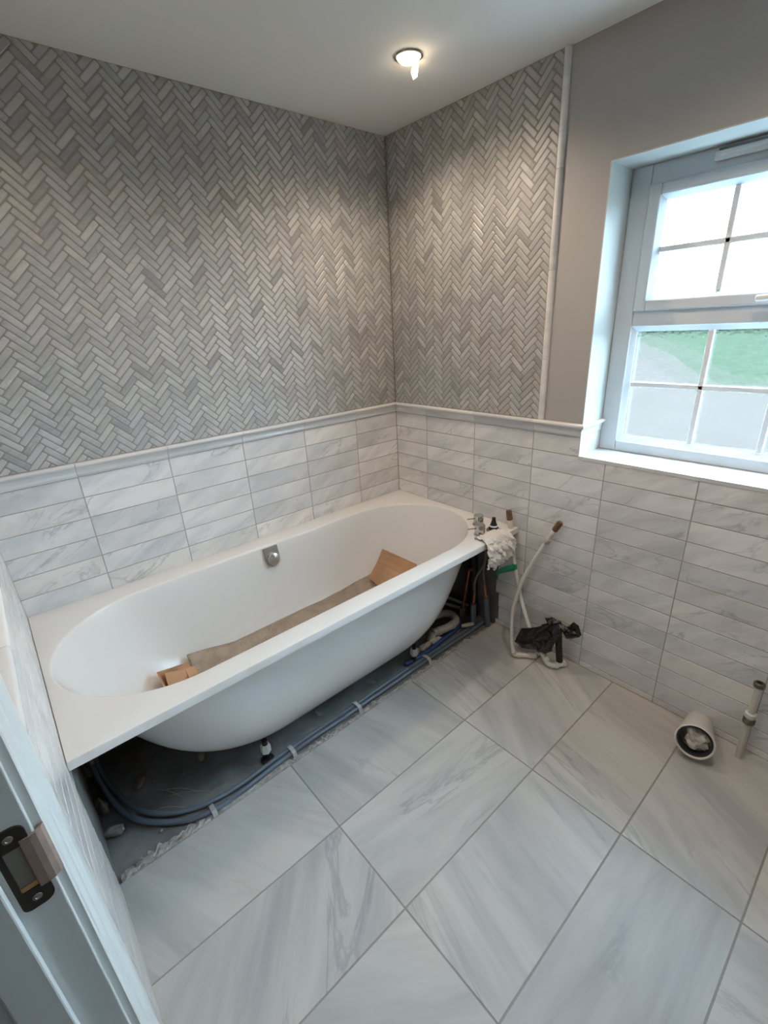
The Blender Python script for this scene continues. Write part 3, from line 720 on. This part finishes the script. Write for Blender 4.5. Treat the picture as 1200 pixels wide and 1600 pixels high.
for p, q in (((-.1045,-1.040,.042), (-.106,-1.055,.026)), ((-.098,-1.088,.0165), (-.086,-1.094,.0165)), ((-.066,-1.102,.0165), (-.052,-1.108,.0165))): MB().tube([p, q], .0155, 14).build('nut', M['pipew'], e2)
wp = MB().tube([(-.072,-1.094,.0300), (-.070,-1.083,.10), (-.064,-1.068,.200)], .0145, 16).build('waste_pipe', M['dark'], label='short black pipe standing on the white elbow under the black bag', cat='pipe')
import bmesh
def lobes(name, mat, parts, seed, parent=None, sub=3, **k):
    bm = bmesh.new()
    for n_, (c, rad, rz, rx, amp) in enumerate(parts):
        b2 = bmesh.new(); bmesh.ops.create_icosphere(b2, subdivisions=sub, radius=1)
        Rm = Matrix.Rotation(rz, 3, 'Z') @ Matrix.Rotation(rx, 3, 'X')
        for v in b2.verts:
            p = v.co.copy(); sd = Vector((seed+n_*3.1, seed*2, n_))
            d = noise.noise(p*1.7+sd)*.7 + abs(noise.noise(p*3.4+sd))*-.9 + .3*noise.voronoi(p*2.2+sd)[0][0]
            q = p*(1+amp*d); v.co = Vector(c)+Rm @ Vector((q.x*rad[0], q.y*rad[1], q.z*rad[2]))
        me = bpy.data.meshes.new('t'); b2.to_mesh(me); b2.free(); bm.from_mesh(me); bpy.data.meshes.remove(me)
    me = bpy.data.meshes.new(name); bm.to_mesh(me); bm.free(); me.materials.append(mat)
    o = bpy.data.objects.new(name, me); COL.objects.link(o)
    if parent: o.parent = parent; o.matrix_parent_inverse = Matrix.Translation(-Vector(parent.location))
    return tag(o, **k)
def puffs(name, mat, parts, seed, **k):     # creased film: each pocket a faceted pillow over its own outline
    mb = MB(); rn = random.Random(seed)
    for x0, dep, pts in parts:
        n = len(pts); P = []
        for i in range(n):                       # extra creased points along the edge
            a, b = pts[i], pts[(i+1)%n]; P.append((a[0], a[1], 0)); t = rn.uniform(.35, .65); P.append((a[0]+(b[0]-a[0])*t+rn.uniform(-.004, .004), a[1]+(b[1]-a[1])*t+rn.uniform(-.004, .004), rn.uniform(-.008, .008)))
        n = len(P); cy = sum(p[0] for p in P)/n; cz = sum(p[1] for p in P)/n
        rings = []
        for f, d in ((.30, -1.0), (.66, -.75), (1.0, 0), (.66, .75), (.30, 1.0)):
            rings.append([(x0+dep*d*(1+rn.uniform(-.45, .35))+p[2], cy+(p[0]-cy)*f*(1+rn.uniform(-.12, .12)*(f < 1)), cz+(p[1]-cz)*f*(1+rn.uniform(-.12, .12)*(f < 1))) for p in P])
        base = len(mb.v); mb.loft(rings, 0, False, True, True)
    return mb.build(name, mat, **k)
puffs('bin_bag', M['bag'], [
    (-.112, .020, [(-.886,.043), (-.918,.136), (-.993,.181), (-1.049,.220), (-1.042,.125), (-1.009,.065), (-.926,.030)]),
    (-.098, .026, [(-1.008,.195), (-1.083,.240), (-1.105,.198), (-1.076,.129), (-1.068,.083), (-1.034,.046), (-.996,.040), (-.979,.082)]),
    (-.083, .018, [(-1.012,.225), (-1.044,.244), (-1.086,.240), (-1.123,.222), (-1.080,.178), (-1.037,.182)]),
    (-.058, .015, [(-1.077,.190), (-1.110,.216), (-1.129,.249), (-1.153,.242), (-1.171,.203), (-1.162,.188), (-1.105,.150)]),
    (-.124, .016, [(-.969,.116), (-1.050,.200), (-1.078,.162), (-1.065,.107), (-1.028,.090)])],
    5, label='black plastic bag bunched round the pipes at the foot of the window wall', cat='bag')

# soil pipe collar for the missing toilet, plugged with clear plastic
sc = empty('soil_pipe', (-.10, -1.632, 0), label='white round soil pipe collar on the floor against the window wall', cat='pipe')
mc = Vector((-.176,-1.648,.078)); ax = Vector((-1,-.16,.33)).normalized()
MB().lathe(mc-ax*.185, ax, [(.040, 0), (.043, .004), (.046, .055), (.0520, .120), (.0570, .165), (.0590, .178), (.0590, .185), (.0560, .187), (.0535, .183), (.0500, .150), (.0440, .090), (.002, .088)], 44, cap=False).build('collar', M['pipew'], sc)
MB().lathe(mc-ax*.012, ax, [(.0535, 0), (.0528, .006), (.0470, .007), (.0445, .000), (.0450, -.03), (.052, -.03)], 44, cap=False).build('rubber_seal', M['rubber'], sc)
lobes('plastic_bag', M['clear'], [(mc-ax*.030+Vector((.0, -.004, .004)), (.034,.036,.034), .3, .2, .6)], 9.0, label='scrunched clear plastic bag stuffed in the mouth of the soil pipe', cat='bag')
# beige pipe with a valve
bp_ = empty('cistern_pipe', (-.050, -1.757, 0), label='thin beige upright pipe with metal joints at the right edge by the window wall', cat='pipe')
MB().tube([(-.050,-1.757,.0005), (-.048,-1.754,.150)], .0110, 16).build('lower_pipe', M['beige'], bp_)
MB().tube([(-.048,-1.754,.196), (-.044,-1.752,.302)], .0102, 16).build('upper_pipe', M['beige'], bp_)
MB().lathe((-.048,-1.754,.150), (0,0,1), [(.0140, 0), (.0175, .003), (.0175, .022), (.0140, .026)], 8).build('joint', M['olive'], bp_)
MB().lathe((-.048,-1.754,.176), (0,0,1), [(.0145, 0), (.0160, .002), (.0160, .018), (.0120, .021)], 20).build('collar', M['pipew'], bp_)
MB().lathe((-.044,-1.752,.300), (.04,.02,1), [(.0130, 0), (.0165, .002), (.0165, .016), (.0140, .018), (.0090, .018), (.0080, .008), (.001, .008)], 8, cap=False).build('end_nut', M['olive'], bp_)

# ------------------------------------------------------------------ under the bath
ZF = -.0150
def hose(label, path, mat, r, name='hose', cat='pipe', fit=True, **k):
    t = MB().tube(bez(path, 8), r, 14).build(name, mat, label=label, cat=cat, **k); return t
hose('blue-grey plastic hose along the tile edge, looping up at the doorway end under the bath', [(-.020,-.650,.000), (-.10,-.651,-.004), (-.25,-.650,-.005), (-.449,-.648,-.005), (-.863,-.652,-.005), (-1.18,-.652,-.005), (-1.49,-.668,-.003), (-1.647,-.578,.000), (-1.715,-.47,.006), (-1.745,-.345,.035), (-1.754,-.275,.095)], M['hose'], .0092, group=None)
hose('second blue-grey plastic hose, lying behind the outer one along the tile edge', [(-.115,-.630,-.005), (-.20,-.630,-.005), (-.34,-.629,-.005), (-.55,-.628,-.005), (-.863,-.631,-.005), (-1.18,-.632,-.005), (-1.42,-.640,-.005), (-1.56,-.604,-.004), (-1.66,-.520,.002), (-1.712,-.40,.016), (-1.735,-.30,.06), (-1.738,-.262,.10)], M['hose'], .0085)
for k, (x, y, lb) in enumerate([(-1.490,-.668,'pale plastic clip over the hoses, nearest the doorway'), (-1.178,-.645,'pale plastic clip over the hoses, in front of the first bath foot'), (-.866,-.643,'pale plastic clip over the hoses at the middle of the bath'), (-.451,-.640,'pale plastic clip over the hoses, nearest the window wall')]):
    g = MB(); pr_ = [(-.030,-.0148), (-.022,.003), (-.010,.0085), (.012,.0085), (.023,.003), (.029,-.0148), (.024,-.0148), (.018,.000), (.010,.005), (-.008,.005), (-.017,.000), (-.025,-.0148)]
    g.prism([(0, y+a, b) for a, b in pr_], (x-.008, 0, 0), (x+.008, 0, 0)); g.obox((x, y-.034, -.0125), (.012,0,0), (0,.008,0), (0,0,.0022))
    tag(g.build('hose_clip', M['clip'], bevel=.001), lb, 'clip', 'hose clips along the tile edge')
ft = empty('pipe_fitting', (-1.750,-.268,.09), label='grey brass fitting on the hoses in the dark corner under the bath by the doorway', cat='pipe fitting')
MB().tube([(-1.754,-.278,.085), (-1.757,-.262,.125)], .0155, 8).build('nut', M['olive'], ft); MB().tube([(-1.757,-.262,.125), (-1.752,-.235,.150), (-1.72,-.22,.152)], .012, 12).build('elbow', M['trap'], ft)
MB().tube([(-1.738,-.266,.092), (-1.738,-.255,.120)], .0145, 8).build('nut', M['olive'], ft)
# copper tails with foam sleeves at the tap end
cp = empty('copper_pipe', (-.062,-.532,ZF), label='bare copper pipe standing nearest the bath under the tap end', cat='pipe')
MB().tube([(-.062,-.532,.02), (-.060,-.568,.285)], .0078, 14).build('pipe', M['copper'], cp); MB().tube([(-.062,-.530,ZF), (-.062,-.533,.045)], .0165, 14).build('foam_sleeve', M['greyp'], cp)
MB().tube([(-.060,-.568,.283), (-.059,-.585,.292), (-.058,-.592,.292)], .0085, 12).build('bend', M['copper'], cp); MB().tube([(-.061,-.551,.160), (-.061,-.553,.174)], .0098, 14).build('solder_ring', M['nickel'], cp)
cp2 = empty('copper_pipe', (-.070,-.612,ZF), label='short copper pipe in a dark sleeve joined to a grey braided hose', cat='pipe')
MB().tube([(-.066,-.606,.095), (-.062,-.607,.165)], .0078, 14).build('pipe', M['copper'], cp2); MB().tube([(-.082,-.622,ZF), (-.070,-.610,.03), (-.066,-.606,.105)], .0165, 14).build('foam_sleeve', M['hose'], cp2)
MB().tube(bez([(-.062,-.607,.160), (-.060,-.604,.215), (-.052,-.615,.270), (-.040,-.640,.330), (-.038,-.655,.395), (-.060,-.680,.545)], 6), .0062, 12).build('braided_hose', M['greyp'], cp2)
cp3 = empty('copper_pipe', (-.040,-.668,ZF), label='copper pipe stub nearest the cut tile edge of the window wall', cat='pipe')
MB().tube([(-.040,-.664,.150), (-.040,-.650,.225)], .0070, 14).build('pipe', M['copper'], cp3); MB().tube([(-.034,-.676,ZF), (-.038,-.668,.08), (-.040,-.664,.155)], .0150, 14).build('foam_sleeve', M['hose'], cp3)
MB().tube(bez([(-.040,-.652,.220), (-.038,-.640,.290), (-.040,-.650,.370), (-.05,-.66,.545)], 6), .0060, 12).build('braided_hose', M['greyp'], cp3)
MB().tube([(-.046,-.668,.150), (-.030,-.660,.158)], .011, 8).build('nut', M['copper'], cp3)
MB().tube([(-.010,-.560,ZF), (-.012,-.556,.30), (-.03,-.55,.52)], .024, 20).build('waste_pipe', M['dark'], label='wide black pipe rising up the wall behind the copper pipes under the bath', cat='pipe')
tr_ = empty('bath_trap', (-.24,-.53,ZF), label='dusty white plastic bath trap bent in a U on the floor under the tap end', cat='trap')
MB().tube(bez([(-.340,-.455,.045), (-.240,-.468,.040), (-.190,-.484,.040), (-.160,-.505,.040), (-.148,-.538,.038), (-.165,-.575,.036), (-.205,-.588,.036), (-.270,-.580,.036), (-.322,-.562,.036)], 8), .0195, 20).build('bend', M['trap'], tr_)
for a, b in (((-.215,-.474,.040), (-.200,-.480,.040)), ((-.205,-.589,.036), (-.220,-.588,.036)), ((-.285,-.577,.036), (-.300,-.571,.036))): MB().tube([a, b], .0222, 20).build('collar', M['trap'], tr_)
MB().tube([(-.322,-.562,.040), (-.345,-.560,ZF)], .0185, 16).build('tail', M['trap'], tr_)
hose('blue plastic pipe in front of the bath trap beside the grey hoses', [(-.55,-.600,-.004), (-.47,-.608,-.004), (-.374,-.606,-.004), (-.280,-.598,-.003), (-.205,-.592,-.003), (-.165,-.585,.000), (-.13,-.578,.006)], M['blue'], .0105)
hose('upper of two pale grey conduits low on the window wall behind the copper pipes', [(-.075,-.30,.045), (-.050,-.40,.045), (-.030,-.50,.043), (-.018,-.545,.04)], M['trap'], .0080, name='conduit')
hose('lower of two pale grey conduits low on the window wall behind the bath trap', [(-.10,-.31,.020), (-.078,-.40,.020), (-.056,-.48,.020), (-.040,-.515,.02)], M['trap'], .0080, name='conduit')
fi = MB().tube([(-.150,-.598,.004), (-.118,-.618,.004), (-.095,-.630,.006)], [.010,.0125,.010], 10).build('pipe_fitting', M['beige'], label='yellowed plastic coupling on the end of the blue pipe', cat='pipe fitting')
# crusts, rubble and straw
def chunk(x, y, r, sx, sy, sz, seed, label, mat=None, name='rubble', z=ZF, group='pieces of rubble under the bath'):
    lobes(name, mat or M['rubble'], [((x, y, z+r*sz*.72), (r*sx, r*sy, r*sz), seed*.7, 0, .45)], seed, sub=2, label=label, cat='rubble', group=group)
chunk(-1.640,-.378,.020,1.5,.9,.5,1.3,'pale lump of rubble on the dark floor behind the hose loop')
chunk(-1.604,-.400,.009,1.6,.7,.6,2.3,'small sliver of rubble right of the pale lump behind the hose loop')
chunk(-1.440,-.428,.016,1.0,1.1,.8,3.7,'round piece of rubble below the bowl of the bath')
chunk(-1.768,-.400,.026,.6,1.5,1.3,5.1,'broken plaster at the foot of the doorway wall inside the hose loop')
chunk(-1.752,-.520,.022,.6,1.4,1.0,6.4,'broken plaster at the foot of the doorway wall, nearest the tile edge')
chunk(-1.760,-.205,.030,.5,1.2,1.8,7.9,'broken plaster in the corner behind the hose fitting')
chunk(-1.722,-.665,.010,1.5,1.0,.7,8.8,'white crumb beside the ragged tile edge near the doorway')
chunk(-1.640,-.610,.005,1.2,1.0,1.0,9.9,'tiny pale crumb in front of the hose loop')
chunk(-1.005,-.560,.012,1.6,.7,.7,11.2,'crumb of plaster under the front of the bath, left of the middle clip')
chunk(-.730,-.575,.012,1.8,.7,.7,12.2,'crumb of plaster under the front of the bath, right of the middle clip')
lobes('mortar_crust', M['beige'], [((-.455,-.577,.000), (.034,.012,.012), .2, 0, .5), ((-.395,-.580,.004), (.040,.013,.016), .0, 0, .5), ((-.330,-.582,.004), (.036,.012,.014), -.1, 0, .5)], 3.3, sub=3, label='cream crust of old mortar between the blue pipe and the bath', cat='rubble')
for k, (a, b, c, d, lb) in enumerate([(-1.600,-.452,-1.545,-.548,'longest straw, pointing to the hoses'), (-1.580,-.470,-1.500,-.555,'straw crossing the longest one'), (-1.585,-.500,-1.468,-.585,'flat straw lying across the others'), (-1.640,-.520,-1.555,-.582,'straw apart, nearest the hose bend')]):
    tag(MB().tube(bez([(a, b, ZF+.003), ((a+c)/2, (b+d)/2+.004, ZF+.010), (c, d, ZF+.003)], 4), .0011, 6).build('straw', M['straw']), 'thin '+lb+', on the dark floor under the bath', 'straw', 'straws on the dark floor')
